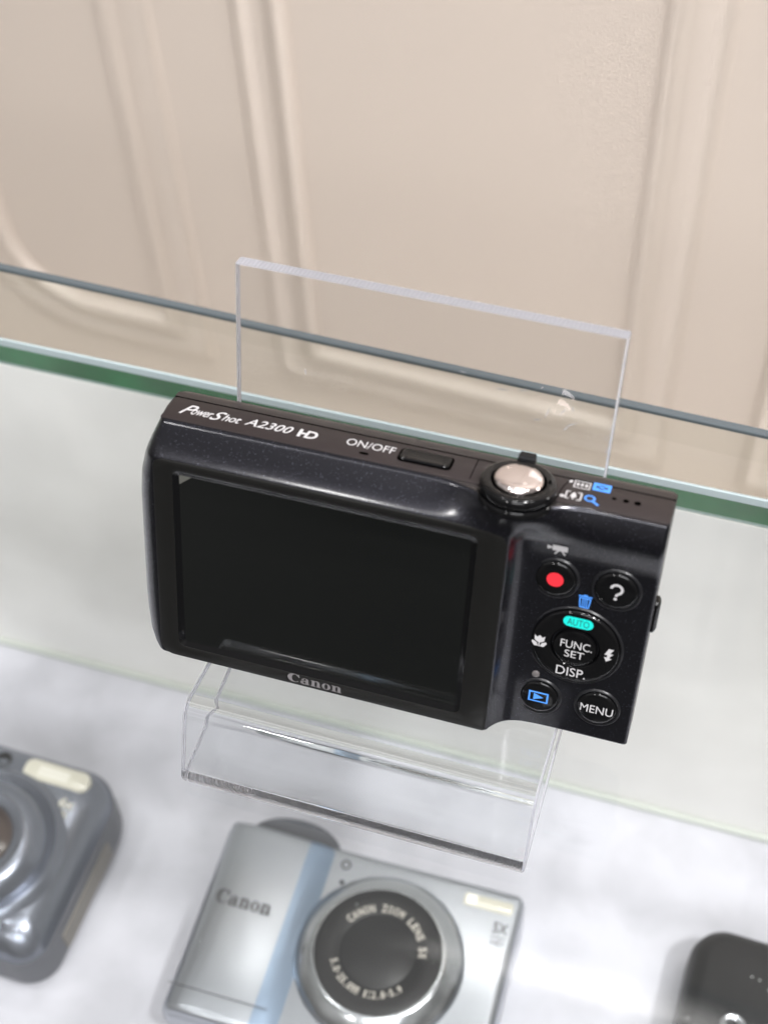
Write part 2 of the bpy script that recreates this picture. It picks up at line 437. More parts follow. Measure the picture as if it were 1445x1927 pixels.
# ------------------------------------------------------------------ panelled wall behind the case
WYAW = math.radians(-2.9)
wall_m = Matrix.Translation(Vector((0, 600, -1000)) * S) @ Matrix.Rotation(WYAW, 4, 'Z')
wall = thing("panelled_wall", "cream painted wall with raised rectangular panel mouldings behind the glass case", "wall", wall_m)
wv, wf, _ = loft([[(-1500, 0, z), (1500, 0, z), (1500, 60, z), (-1500, 60, z)] for z in (0, 2600)])
mesh("wall_face", wv, wf, M_WALL, wall, False)
PROF0 = [(-19, 0), (-18.4, 4.0), (-16.5, 6.4), (-13.5, 7.0), (-10.5, 5.8), (-9, 3.4), (-7.5, 2.6), (3, 3.6), (6, 5.2), (7.6, 8.6), (10, 11.2), (13.5, 12.2), (16.5, 10.8), (18.4, 7.2), (19, 0)]
PROF = [(u, q * .58) for u, q in PROF0]
def moulding(path, flip=False):
    """sweep the moulding profile along an open path (x, z) on the wall with mitred corners; +u lies to the right of travel"""
    loops = []
    P2 = [Vector(p) for p in path]
    for i, p in enumerate(P2):
        d0 = (p - P2[i - 1]).normalized() if i else (P2[1] - p).normalized()
        d1 = (P2[i + 1] - p).normalized() if i < len(P2) - 1 else d0
        n0, n1 = Vector((d0.y, -d0.x)), Vector((d1.y, -d1.x))
        m_ = (n0 + n1); m_ = m_ / max(m_.length_squared / 2, .2) if m_.length > 1e-6 else n0
        loops.append([(p.x + m_.x * (-u if flip else u), -h - .01, p.y + m_.y * (-u if flip else u) + 1000) for u, h in PROF])
    v = [q for L in loops for q in L]; n = len(PROF); f = []
    for i in range(len(loops) - 1):
        for k in range(n - 1):
            f.append((i * n + k, i * n + k + 1, (i + 1) * n + k + 1, (i + 1) * n + k))
    f.append(tuple(range(n))); f.append(tuple(range((len(loops) - 1) * n, len(loops) * n)))
    mesh("panel_moulding", v, f, M_WALL, wall, True, 40)
arc_pts = [(-425 + 79 * math.cos(math.radians(a)), -515 + 79 * math.sin(math.radians(a))) for a in range(270, 179, -6)]
moulding([(-336, 900), (-336, -594)] + arc_pts + [(-504, 900)])
moulding([(-238, 900), (-238, -587), (39, -587), (39, 900)], True)
moulding([(136, 900), (136, -587), (420, -587), (420, 900)], True)

# unseen pale floor, added to bounce light up the wall; case stands here
fv, ff, _ = loft([[(-1500, -600, z), (1500, -600, z), (1500, 720, z), (-1500, 720, z)] for z in (-740, -700)])
floor = mesh("floor", fv, ff, principled("pale_bounce_floor", (0.70, 0.66, 0.60), 0.5), None, False)
floor['kind'] = 'structure'

# ------------------------------------------------------------------ glass display case
case = thing("display_case", "glass topped display case with green glass edge, pale back and mottled white floor", "display case", Matrix.Translation(Vector((0, 0, -700)) * S))
Z0 = 700
def slab(name, x0, x1, y0, y1, z0, z1, mats, parent, fm=None, dz=Z0):
    v, f, _ = loft([[(x0, y0, z + dz), (x1, y0, z + dz), (x1, y1, z + dz), (x0, y1, z + dz)] for z in (z0, z1)])
    return mesh(name, v, f, mats, parent, False, fmat=fm)
YB = 88.0
# glass top: upper and lower faces and the front edge; the back edge is the polished green strip
gx0, gx1, gy0 = -420, 420, -150
gv = [(gx0, gy0, Z0), (gx1, gy0, Z0), (gx1, YB - .4, Z0), (gx0, YB - .4, Z0)] + [(gx0, gy0, Z0 - 10), (gx1, gy0, Z0 - 10), (gx1, YB - .4, Z0 - 10), (gx0, YB - .4, Z0 - 10)]
mesh("glass_top", gv, [(0, 1, 2, 3), (7, 6, 5, 4)], [M_PANE, M_PANE_PLAIN], case, False, fmat=[0, 1])
loops = []
for (y, z) in ((YB + 1.2, -.9), (YB + .2, .0), (YB - .3, -.05), (YB - .6, -2.0), (YB - .6, -8.4), (YB - .2, -9.9), (YB + 1.2, -9.9)):
    loops.append((y, z))
ev = [(x, y, z + Z0) for x in (gx0, gx1) for y, z in loops]
k = len(loops)
ef = [(i, (i + 1) % k, (i + 1) % k + k, i + k) for i in range(k)] + [tuple(range(k)), tuple(range(k, 2 * k))]
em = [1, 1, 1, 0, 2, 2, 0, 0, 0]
mesh("glass_edge", ev, ef, [M_GREEN, M_BEVEL, M_BEVEL_LOW], case, False, fmat=em)
slab("white_floor", -420, 420, -150, 84.5, -185, -160, M_MARBLE, case)
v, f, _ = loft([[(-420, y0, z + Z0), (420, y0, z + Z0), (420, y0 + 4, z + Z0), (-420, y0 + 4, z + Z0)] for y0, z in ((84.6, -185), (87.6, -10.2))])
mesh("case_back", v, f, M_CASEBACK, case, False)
slab("back_seam", -420, 420, 83.4, 84.9, -159.9, -157.8, principled("seam_green_grey", (0.50, 0.53, 0.49), .3), case)
slab("case_plinth", -420, 420, -150, 89, -699.9, -185.2, M_MARBLE, case)
# upright pane behind the top
pv = []
PA, PB = Vector((-300, 107.0, 0)), Vector((420, 91.6, 0))
pd = (PB - PA).normalized(); pn = Vector((-pd.y, pd.x, 0))
pane = thing("back_pane", "upright clear glass pane with a dark polished top edge behind the case", "glass pane", Matrix.Translation(Vector((0, 98, -190)) * S))
def pane_pt(p, o_, z): q = p + pn * o_; return (q.x, q.y - 98, z + 190)
pv = [pane_pt(p, o_, z) for z in (-190, 9.3) for p in (PA, PB) for o_ in (0, 2.0)]
mesh("glass_sheet", pv, [(0, 2, 6, 4)], M_BACKPANE, pane, False)
ptz = ((0, 9.3), (0, 10.3), (.4, 10.6), (1.7, 10.6), (2.0, 10.2), (2.0, 9.3))
pv = [pane_pt(p, o_, z) for p in (PA, PB) for o_, z in ptz]
k = len(ptz)
mesh("pane_edge", pv, [(i, (i + 1) % k, (i + 1) % k + k, i + k) for i in range(k)], M_PANEEDGE, pane, True, 30)

# ------------------------------------------------------------------ acrylic stand
TILT, SEATA = 0.289, 0.057
DZ = 19.06
def stp(y, z):         # stand section: plate frame -> world (Y, Z)
    return (math.sin(TILT) * y - math.cos(TILT) * z, DZ + math.cos(TILT) * y + math.sin(TILT) * z)
sz, pz, L_ = 10.52, 19.6, 80.8
T_ = stp(L_, -pz); S_ = stp(-.8 + pz * math.sin(SEATA), -pz); F_ = stp(-.8 - sz * math.sin(SEATA), sz)
B_ = (F_[0] - 9.3, 0.05); E_ = (B_[0] + 69, 0.05)
def round_path(pts, rads):
    out = [Vector(pts[0])]
    for i in range(1, len(pts) - 1):
        p0, p1, p2 = Vector(pts[i - 1]), Vector(pts[i]), Vector(pts[i + 1])
        d0, d1 = (p0 - p1).normalized(), (p2 - p1).normalized()
        ang = d0.angle(d1); r = rads[i - 1]; t = r / math.tan(ang / 2)
        a, c = p1 + d0 * t, p1 + d1 * t
        cen = p1 + (d0 + d1).normalized() * (r / math.sin(ang / 2))
        va, vc = a - cen, c - cen
        tot = va.angle(vc); sgn = 1 if va.x * vc.y - va.y * vc.x > 0 else -1
        for k in range(9):
            th = sgn * tot * k / 8
            out.append(cen + Vector((va.x * math.cos(th) - va.y * math.sin(th), va.x * math.sin(th) + va.y * math.cos(th))))
    out.append(Vector(pts[-1]))
    return out
TH = 3.0
path = round_path([T_, S_, F_, B_, E_], [1.4, 4.2, 3.4])
off = []
for i, p in enumerate(path):
    d0 = (p - path[i - 1]).normalized() if i else (path[1] - p).normalized()
    d1 = (path[i + 1] - p).normalized() if i < len(path) - 1 else d0
    n0, n1 = Vector((-d0.y, d0.x)), Vector((-d1.y, d1.x))
    m_ = n0 + n1; m_ = m_ / (m_.length_squared / 2)
    off.append(p + m_ * TH)
SX0, SX1 = 9.51, 81.0
stand = thing("display_stand", "clear bent acrylic stand on the glass top, holding up the black camera", "display stand", Matrix.Translation(Vector(((SX0 + SX1) / 2, 10, 0)) * S))
sec = path + off[::-1]
ns = len(sec); npth = len(path)
bx = .35
loops = []
for (x, ins) in ((SX0, bx), (SX0 + bx, 0), (SX1 - bx, 0), (SX1, bx)):
    L2 = []
    for i, p in enumerate(sec):
        q = p
        if ins:
            j = i if i < npth else ns - 1 - i
            mid = (path[j] + off[j]) / 2
            q = p + (mid - p).normalized() * ins
        L2.append((x - (SX0 + SX1) / 2, q.x - 10, q.y))
    loops.append(L2)
v, f, _ = loft(loops, False, False)
fm = []
for i in range(3):
    for k in range(ns):
        fm.append(1 if (k in (ns - 1, npth - 1) or i != 1) else 0)
for base in (0, 3 * ns):          # side faces as strips
    for j in range(npth - 1):
        f.append((base + j, base + j + 1, base + ns - 2 - j, base + ns - 1 - j)); fm.append(1)
mesh("acrylic_sheet", v, f, [M_ACRYL, M_CUT], stand, True, 30, fm)

# fine scratches on the front of the upright plate
P_ = []
for (cx_, cy_, a_, l_) in ((64.3, 66.8, 20, 1.1), (69.0, 63.1, 75, 1.6), (71.8, 64.1, 60, 1.2), (73.5, 61.7, 30, 1.5), (73.4, 65.0, 110, .7), (67.3, 61.3, 15, 1.0), (60.5, 66.1, 5, 1.4), (72.6, 60.6, 50, .8), (53.0, 68.0, 0, .8), (23.4, 61.3, 100, .9)):
    ca, sa = math.cos(math.radians(a_)), math.sin(math.radians(a_))
    P_.append([(cx_ - ca * l_ - sa * .05, cy_ - sa * l_ + ca * .05), (cx_ + sa * .07, cy_ - ca * .07), (cx_ + ca * l_ - sa * .05, cy_ + sa * l_ + ca * .05), (cx_ - sa * .13, cy_ + ca * .13)])
sv_, sf_ = [], []
for q in P_:
    i0 = len(sv_)
    for x_, y_ in q:
        yy, zz = stp(y_, -pz + .04)
        sv_.append((x_ - (SX0 + SX1) / 2, yy - 10, zz))
    sf_.append(tuple(range(i0, i0 + 4)))
scr_ = mesh("scratches", sv_, sf_, M_CUT, stand, False)
scr_['kind'] = 'stuff'

# ------------------------------------------------------------------ the black camera
EX = (0.999984, 0.003194, 0.004704); EY = (-0.005457, 0.306733, 0.95178); EZ = (0.001597, -0.95179, 0.306745); EO = (0.0, 0.692, 19.061)
dev_m = Matrix.Identity(4)
for i in range(3):
    dev_m[i][0], dev_m[i][1], dev_m[i][2], dev_m[i][3] = EX[i], EY[i], EZ[i], EO[i] * S
OX, OY, OZ = 47.4, 0.0, -9.0                 # the empty sits at the base's middle
dev_m = dev_m @ Matrix.Translation(Vector((OX, OY, OZ)) * S)
dc = thing("compact_camera", "black compact camera on the acrylic stand, its dark screen and buttons facing us", "camera", dev_m)
def D(pts): return [(x - OX, y - OY, z - OZ) for x, y, z in pts]
def dmesh(name, v, f, m, parent=None, **k): return mesh(name, D(v), f, m, parent or dc, **k)

XR, YT = 94.7, 53.4
def sstep(a, b_, x):
    t = np.clip((x - a) / (b_ - a), 0, 1); return t * t * (3 - 2 * t)
def xl(y):
    return np.interp(y, [-.4, .4, 1.5, 4, 9, 14, 37, 42, 46, 50, 53.4], [-.4, -2.2, -3.1, -4.0, -4.5, -4.7, -4.7, -4.3, -3.3, -1.9, -.6])
def h(x, y):
    x = np.asarray(x, float); y = np.asarray(y, float)
    # left: plateau under the frame, then the shoulder up to the top ridge
    t = np.clip((y - 47.2) / (YT - 47.2), 0, 1)
    left = -.15 - 4.2 * (t ** 1.25)
    # right: recessed thumb rest which swells below the top and rolls over the ridge
    fl = -.2 - 5.3 * (1 - np.exp(-np.maximum(x - 68, 0) / 2.3))
    sw = sstep(40, 48.5, y)
    top = -3.5 - 1.3 * np.clip((y - 46.8) / (YT - 46.8), 0, 1) ** 2
    right = fl * (1 - sw) + np.maximum(fl, top) * sw
    w = sstep(66.6, 72.5, x + 0 * y) * sstep(44.5, 50, y) + (x >= 68) * (1 - sstep(44.5, 50, y))
    z = left * (1 - w) + right * w
    # swelling that carries the zoom ring
    g = np.exp(-((x - 67.75) / 7.6) ** 2) * sstep(44.5, 51.5, y)
    z = z * (1 - g) + .4 * g
    # pocket for the screen
    z = z - 1.6 * (sstep(1.6, 2.4, x) * (1 - sstep(65.6, 66.4, x)) * sstep(1.6, 2.4, y) * (1 - sstep(45.2, 46.0, y)))
    # left flank rolls away
    e_ = np.clip((.9 - x) / (.9 - xl(y)), 0, 1)
    z = z - 6.2 * (1 - np.sqrt(np.maximum(1 - e_ ** 2, 0)))
    # soft outer edges
    z = z - .9 * np.clip((.9 - (y + .3)) / .9, 0, 1) ** 2
    z = z - .55 * np.clip((x - (XR - .8)) / .8, 0, 1) ** 2
    z = z - .35 * np.clip((y - (YT - .5)) / .5, 0, 1) ** 2
    return z
NY = 112
ys = np.concatenate([np.linspace(-.3, 1.0, 8), np.linspace(1.5, 44, 70), np.linspace(44.4, YT, NY - 78)])
rows = []
for y in ys:
    a = xl(y)
    e_ = 1 - (1 - np.linspace(0, 1, 16)) ** 2
    xs = np.concatenate([a + (1.0 - a) * np.linspace(0, 1, 16) ** 1.8, np.linspace(1.8, 66, 60), np.linspace(66.4, 78, 50), np.linspace(78.5, XR - 1, 30), np.linspace(XR - .8, XR, 5)])
    rows.append([(float(x), float(y), float(z)) for x, z in zip(xs, h(xs, np.full_like(xs, y)))])
nx, ny = len(rows[0]), len(rows)
v = [p for r in rows for p in r]
f = [(j * nx + i, j * nx + i + 1, (j + 1) * nx + i + 1, (j + 1) * nx + i) for j in range(ny - 1) for i in range(nx - 1)]
dmesh("back_cover", v, f, M_PAINT, angle=50)
# body: skirt from the cover's border to the front of the camera
border = rows[0][:] + [rows[j][-1] for j in range(1, ny)] + rows[-1][-2::-1] + [rows[j][0] for j in range(ny - 2, 0, -1)]
nb = len(border)
def skirt(zt, tkey):
    out = []
    for (x, y, z) in border:
        zz = z + (zt - z) * tkey
        dx = dy = 0
        if y > YT - .01: pass
        out.append((x, y, zz))
    return out
def shrink(L, i): return [(x + i * (1 if x < 47 else -1), y + i * (1 if y < 27 else -1), z) for x, y, z in L]
lp = [border, skirt(-12.5, .35), skirt(-12.5, .98)]
g1 = [(x + .25 * (1 if x < 47 else -1), y + .25 * (1 if y < 27 else -1), -12.5) for x, y, z in border]
g2 = [(x + .25 * (1 if x < 47 else -1), y + .25 * (1 if y < 27 else -1), -12.8) for x, y, z in border]
lp += [g1, g2, [(x, y, -12.9) for x, y, z in border], [(x, y, -14.4) for x, y, z in border],
       [(x + 1.0 * (1 if x < 47 else -1), y + .9 * (1 if y < 27 else -1), -16.6) for x, y, z in border],
       [(47 + (x - 47) * .93, 27 + (y - 27) * .90, -18.4) for x, y, z in border]]
v, f, fm = loft(lp, False, True, [0, 0, 1, 1, 1, 2, 2, 2])
dmesh("body", v, f, [M_SIDE, M_HOLE, M_SHELL], angle=50, fmat=fm)
# top plate, matt
tp = rr(-.15, XR - .25, -12.35, -4.75, .5, 4)
v, f, _ = loft([[(x, YT - .3, z) for x, z in tp], [(x, YT + .12, z) for x, z in tp],
                [(x, YT + .2, z) for x, z in rr(-.03, XR - .37, -12.23, -4.87, .4, 4)]])
dmesh("top_plate", v, f, M_TOP, angle=40)
YP = YT + .2
def on_top(x, z): return (x - OX, YP - OY, z - OZ, (0, 1, 0))
def on_back(x, y):
    return (x - OX, y - OY, float(h(x, y)) - OZ)

# screen frame (bezel) with its window
BW, BH = 68.0, 47.6
sx0, sx1, sy0, sy1 = 5.08, 61.5, 4.03, 44.48
fr = (3.0, .8, 2.6, 2.2)
def frl(i, z): return at_z(rr(i, BW - i, i, BH - i, tuple(max(q - i, .1) for q in fr), 8), z)
def win(i, z): return at_z(rr(sx0 - i, sx1 + i, sy0 - i, sy1 + i, max(.5 + i, .1), 8), z)
loops = [frl(0, -1.5), frl(0, -.35), frl(.12, -.12), frl(.4, 0), win(1.25, 0), win(1.05, -.1), win(.2, -.5), win(0, -.62), win(-.4, -.75)]
v, f, fm = loft(loops, False, False, [0, 0, 0, 0, 0, 1, 1, 1])
dmesh("screen_frame", v, f, [M_BEZEL, M_GLOSS], angle=28, fmat=fm)
scr = dmesh("screen", [(sx0 - .3, sy0 - .3, -.66), (sx1 + .3, sy0 - .3, -.66), (sx1 + .3, sy1 + .3, -.66), (sx0 - .3, sy1 + .3, -.66)], [(0, 1, 2, 3)], M_SCREEN, smooth=False)
P = Print(); P.poly([(sx0 + .1, sy1 - .1), (sx0 + .1, sy1 - 2.2), (sx0 + 2.6, sy1 - .1)])
def on_scr(x, y): return (x - OX, y - OY, -.64 - OZ)
P.build("film_corner", M_FILM, scr, on_scr, .0)
P = Print(); serif_logo(P, 27.4, 38.7, .85, 2.95)
P.build("logo_lettering", M_GREY, dc, lambda x, y: (x - OX, y - OY, 0 - OZ))

# buttons on the back
BZ = lambda x, y: float(h(x, y)) + .2
def button(name, x, y, r, label=None, dome=.10):
    z = BZ(x, y)
    b_ = lathe(name, x - OX, y - OY, [(r * .93, -1.2), (r * .93, .10), (r * .88, .32), (r * .78, .42), (r * .45, .42 + dome * .5), (.02, .42 + dome * .62)], M_GLOSS, dc, 56, False, True, z - OZ)
    rim = lathe("rim", x - OX, y - OY, [(r * 1.16, -.7), (r * 1.12, -.05), (r * 1.06, .14), (r * 1.0, .10), (r * .975, -.35), (r * .97, -1.0)], M_RIM, b_, 56, False, False, z - OZ)
    if label: b_['label'] = label
    return b_, (lambda px, py: (px - OX, py - OY, z - OZ + float(np.interp(math.hypot(px - x, py - y) / r, [0, .45, .78, .88], [.42 + dome * .62, .42 + dome * .5, .42, .32]))))
yo = -.1
rec, s_rec = button("record_button", 76.5, 36.6 + yo, 4.0)
P = Print(); P.disc(76.55, 36.65 + yo, 1.55, 36); P.build("red_dot", M_RED, rec, s_rec)
hlp, s_hlp = button("help_button", 87.65, 36.75 + yo, 4.15)
P = Print(); qx, qy = 87.7, 37.35 + yo
qo = [(qx + 1.02 * math.cos(math.radians(a)), qy + 1.02 * math.sin(math.radians(a))) for a in range(175, -76, -10)]
P.line([(x, y) for x, y in qo] + [(qx + .02, qy - 1.5)], .46); P.disc(qx + .02, qy - 2.1, .3, 18); P.build("question_mark", M_WHITE, hlp, s_hlp)
ply, s_ply = button("playback_button", 76.7, 7.75, 3.95)
P = Print(); P.frame(74.75, 78.6, 6.65, 9.2, .34); P.poly([(75.75, 7.15), (77.75, 7.95), (75.75, 8.75)]); P.build("playback_symbol", M_BLUE, ply, s_ply)
mnu, s_mnu = button("menu_button", 87.95, 8.2, 4.0)
P = Print(); P.text("MENU", 84.8, 91.1, 7.1, 9.0); P.build("menu_lettering", M_WHITE, mnu, s_mnu)
# control dial
dx, dy = 82.0, 22.0
dzl = BZ(dx, dy)
dial = lathe("control_dial", dx - OX, dy - OY, [(8.35, -1.4), (8.35, .15), (8.15, .5), (7.9, .62), (7.0, .66), (4.75, .56), (4.5, .3), (4.4, -.2)], M_GLOSS, dc, 96, False, False, dzl - OZ)
lathe("rim", dx - OX, dy - OY, [(9.15, -.8), (9.0, -.05), (8.75, .16), (8.55, .1), (8.45, -.4), (8.45, -1.2)], M_RIM, dial, 96, False, False, dzl - OZ)
s_dial = lambda x, y: (x - OX, y - OY, dzl + .67 - OZ)
fn = lathe("function_button", dx - OX, dy - .2 - OY, [(4.15, -1.0), (4.15, .35), (3.98, .72), (3.6, .84), (2, .9), (.02, .91)], M_GLOSS, dc, 64, False, True, dzl - OZ)
s_fn = lambda x, y: (x - OX, y - OY, dzl + .92 - OZ)
P = Print(); P.text("FUNC.", 79.3, 85.3, 21.95, 23.75); P.text("SET", 80.3, 84.0, 19.75, 21.45)
P.build("function_lettering", M_WHITE, fn, s_fn)
P = Print(); P.text("DISP.", 79.2, 84.8, 15.0, 17.1); P.build("display_lettering", M_WHITE, dial, s_dial)
P = Print(); P.poly(rr(79.15, 84.75, 26.85, 29.15, 1.14, 8)); P.build("auto_badge", M_CYAN, dial, s_dial)
P = Print(); P.text("AUTO", 79.9, 84.0, 27.25, 28.75); P.build("auto_lettering", M_TEALDARK, dial, s_dial, .07)
# flower
P = Print(); fx, fy = 75.35, 21.7
P.poly([(fx - 1.0, fy + 1.35), (fx - .5, fy + .95), (fx, fy + 1.45), (fx + .5, fy + .95), (fx + 1.0, fy + 1.35), (fx + .9, fy + .2), (fx + .35, fy - .2), (fx - .35, fy - .2), (fx - .9, fy + .2)])
P.rect(fx - .12, fx + .12, fy - 1.2, fy - .1)
for s_ in (-1, 1):
    P.poly([(fx + s_ * .15, fy - 1.15), (fx + s_ * .9, fy - 1.2), (fx + s_ * 1.45, fy - .35), (fx + s_ * 1.3, fy + .05), (fx + s_ * .5, fy - .35)])
P.build("flower_symbol", M_WHITE, dial, s_dial)
P = Print(); bx_, by_ = 88.35, 22.1
P.poly([(bx_ - .1, by_ + 1.5), (bx_ + .85, by_ + 1.5), (bx_ + .25, by_ + .4), (bx_ + .9, by_ + .4), (bx_ - .1, by_ - .75), (bx_ + .2, by_ + .02), (bx_ - .75, by_ + .02)])
P.poly([(bx_ - .75, by_ - .55), (bx_ + .75, by_ - .75), (bx_ - .25, by_ - 1.55)]); P.poly([(bx_ - .15, by_ + .1), (bx_ + .35, by_ + .05), (bx_ + .25, by_ - .9), (bx_ - .3, by_ - .9)])
P.build("flash_symbol", M_WHITE, dial, s_dial)
# movie icon, bin icon, lamp
P = Print(); vx, vy = 76.3, 43.6
P.poly(rr(vx - 1.0, vx + 1.75, vy - .55, vy + .95, .2, 3)); P.poly([(vx - 1.9, vy + .75), (vx - 1.1, vy + .35), (vx - 1.1, vy + .0), (vx - 1.9, vy - .35)])
P.line([(vx + .1, vy - .5), (vx - .55, vy - 1.5)], .3); P.line([(vx + .75, vy - .5), (vx + 1.35, vy - 1.5)], .3)
P.build("movie_symbol", M_WHITE, dc, on_back, .16)
P = Print(); tx, ty = 82.4, 32.55
P.rect(tx - 1.25, tx + 1.25, ty + 1.0, ty + 1.28); P.rect(tx - .35, tx + .35, ty + 1.28, ty + 1.55)
P.line([(tx - 1.0, ty + .75), (tx - .78, ty - 1.35), (tx + .78, ty - 1.35), (tx + 1.0, ty + .75), (tx - 1.0, ty + .75)], .26)
for q in (-.38, 0, .38): P.rect(tx + q - .1, tx + q + .1, ty - 1.3, ty + .7)
P.build("bin_symbol", M_BLUE, dc, on_back, .06)
lathe("status_lamp", 75.5 - OX, 13.1 - OY, [(.75, -.4), (.75, .05), (.6, .16), (.02, .2)], M_LAMP, dc, 28, False, True, BZ(75.5, 13.1) - OZ)


# top plate: lettering and controls (drawn upright as read from behind, y away from us)
def build_top(P, name, mat, zc, parent=None, lift=.03):
    return P.build(name, mat, parent or dc, lambda x, y: (x - OX, YP - OY, zc - y - OZ, (0, 1, 0)), lift)
P = Print()
P.text("P", 2.5, 5.5, -1.75, 1.55, shear=.5, bold=.008); P.text("ower", 4.7, 8.9, -1.45, .35, shear=.35, bold=.008, spacing=.93)
P.text("S", 8.5, 11.2, -1.75, 1.35, shear=.5, bold=.008); P.text("hot", 10.9, 14.4, -1.35, 1.0, shear=.3, bold=.008, spacing=.95)
P.text("A2300", 15.3, 24.4, -1.15, 1.25, shear=.3, bold=.008)
P.rect(25.6, 26.2, -1.3, 1.2); P.rect(25.6, 27.6, -.3, .25); P.text("D", 26.9, 29.3, -1.3, 1.2, shear=.12, bold=.03)
build_top(P, "model_lettering", M_WHITE, -8.9)
P = Print(); P.text("ON/OFF", 34.8, 44.0, -1.1, 1.1); build_top(P, "power_lettering", M_WHITE, -9.4)
P = Print(); P.disc(38.9, 0, .95, 24, .42); build_top(P, "power_lamp", M_HOLE, -6.6)
# power button in its slot
pb0, pb1 = 45.3, 54.5
P = Print(); P.poly(rr(pb0 - .45, pb1 + .45, -2.25, 2.25, 1.0, 5)); slot = build_top(P, "power_button", M_HOLE, -8.9, lift=.015)
v = []
for ins, dy_ in ((0, -.2), (0, .3), (.22, .5), (.5, .56), (.8, .5), (1.2, .42)):
    v.append([(x - OX, YP + dy_ - OY, z - OZ) for x, z in rr(pb0 + ins, pb1 - ins, -8.9 - 1.85 + ins, -8.9 + 1.85 - ins, max(.8 - ins, .1), 5)])
v, f, _ = loft(v, False, True); mesh("button_cap", v, f, M_GLOSS, slot, True, 30)
# microphone holes
P = Print()
for q, rr_ in ((84.2, .42), (86.3, .55), (88.35, .62)): P.disc(q, 0, rr_, 20)
build_top(P, "microphone_holes", M_HOLE, -8.9)
# zoom symbols
P = Print(); P.disc(75.95, 2.5, .42, 20); P.disc(75.35, -2.5, .42, 20)
def pine(cx, cy, s_):
    P.poly([(cx - .42 * s_, cy - .35 * s_), (cx + .42 * s_, cy - .35 * s_), (cx + .3 * s_, cy + .25 * s_), (cx, cy + .85 * s_), (cx - .3 * s_, cy + .25 * s_)]); P.rect(cx - .1 * s_, cx + .1 * s_, cy - .85 * s_, cy - .3 * s_)
P.frame(76.65, 79.6, .85, 3.15, .2)
for q in (77.35, 78.12, 78.9): pine(q, 2.0, .75)
P.line([(76.6, -.7), (75.95, -.7), (75.95, -2.95), (76.6, -2.95)], .26); P.line([(77.9, -.7), (78.6, -.7), (78.6, -2.95), (77.9, -2.95)], .26); pine(77.27, -1.8, 1.35)
build_top(P, "zoom_symbols", M_WHITE, -9.05)
P = Print()
for a in range(4):
    for b_ in range(3):
        if (a, b_) not in ((1, 0), (2, 2), (0, 1), (3, 1)): pass
P.rect(80.0, 83.2, 1.2, 1.75); P.rect(80.0, 83.2, 3.05, 3.6); P.rect(80.0, 80.55, 1.2, 3.6); P.rect(82.65, 83.2, 1.2, 3.6)
P.rect(81.2, 82.0, 2.1, 2.7); P.rect(80.6, 81.2, 2.7, 3.05); P.rect(82.0, 82.65, 2.7, 3.05); P.rect(80.6, 81.2, 1.75, 2.1); P.rect(82.0, 82.65, 1.75, 2.1)
P.ring(80.15, -1.65, 1.0, .34); P.line([(80.8, -2.4), (81.9, -3.3)], .42)
build_top(P, "display_symbols", M_BLUE, -9.05)
P = Print(); P.rect(58.75, 58.95, -3.4, 3.1); P.line([(75.9, 3.1), (75.2, 1.2), (74.8, -1.0), (74.7, -3.5)], .18); build_top(P, "seam_lines", M_HOLE, -9.05)
# zoom ring with chrome shutter button; its axis is the camera's up axis
def lathe_y(name, cx, cz, prof, mat, parent, n=72, cap0=False, cap1=True, mats=None):
    v, f, fm = loft([[(x - OX, y - OY, z - OZ) for x, z in circle(cx, cz, max(r, .001), n)] for r, y in prof], cap0, cap1, mats)
    return mesh(name, v, f, mat, parent, True, 40, fm)
RX, RZ = 67.75, -4.9
lathe_y("zoom_collar", RX, RZ, [(7.05, 52.6), (7.05, 53.5), (6.85, 53.75), (6.0, 53.8)], M_GLOSS, dc)
ring = lathe_y("zoom_ring", RX, RZ, [(6.2, 53.7), (6.75, 54.2), (6.85, 54.7), (6.8, 55.5), (6.5, 56.0), (6.0, 56.2), (5.0, 56.05), (4.75, 55.6), (4.7, 54.8)], M_GLOSS, dc, 96, False, False)
lv = []
for z, w_, y0_, y1_ in ((-10.6, 2.0, 54.4, 56.0), (-11.6, 1.9, 54.5, 56.9), (-12.6, 1.6, 54.7, 57.1), (-13.2, 1.2, 55.0, 56.7)):
    lv.append([(RX - w_ - OX, y0_, z - OZ), (RX + w_ - OX, y0_, z - OZ), (RX + w_ * .85 - OX, y1_, z - OZ), (RX - w_ * .85 - OX, y1_, z - OZ)])
v, f, _ = loft(lv); mesh("lever", v, f, M_GLOSS, ring, True, 50)
P = Print(); P.disc(RX + 5.4, 0, .45, 20, .6); P.build("ring_mark", M_HOLE, ring, lambda x, y: (x - OX, 56.12, RZ - 1.2 - y - OZ, (0, 1, 0)))
lathe_y("shutter_button", RX, RZ, [(4.45, 54.5), (4.45, 56.0), (4.3, 56.5), (3.9, 56.85), (3.0, 57.1), (1.5, 57.28), (.02, 57.32)], M_CHROME, dc, 72)
# strap lug on the right flank
v = []
for x_, i_ in ((XR - .2, 0), (XR + .5, 0), (XR + .9, .4), (XR + 1.0, .9)):
    v.append([(x_ - OX, y - OY, z - OZ) for y, z in rr(26 + i_, 33.5 - i_, -11.5 + i_, -8.5 - i_, 1.0 if i_ < 1 else .4, 5)])
v, f, _ = loft(v, False, True); mesh("strap_lug", v, f, M_GLOSS, dc, True, 40)

# ------------------------------------------------------------------ cameras lying on the white floor
FLOOR = -160
def lying(name, label, x, y, rot=0.0):
    return thing(name, label, "camera", Matrix.Translation(Vector((x, y, FLOOR)) * S) @ Matrix.Rotation(math.radians(rot), 4, 'Z'), "cameras lying on the white floor")
flat = lambda z: (lambda x, y: (x, y, z))

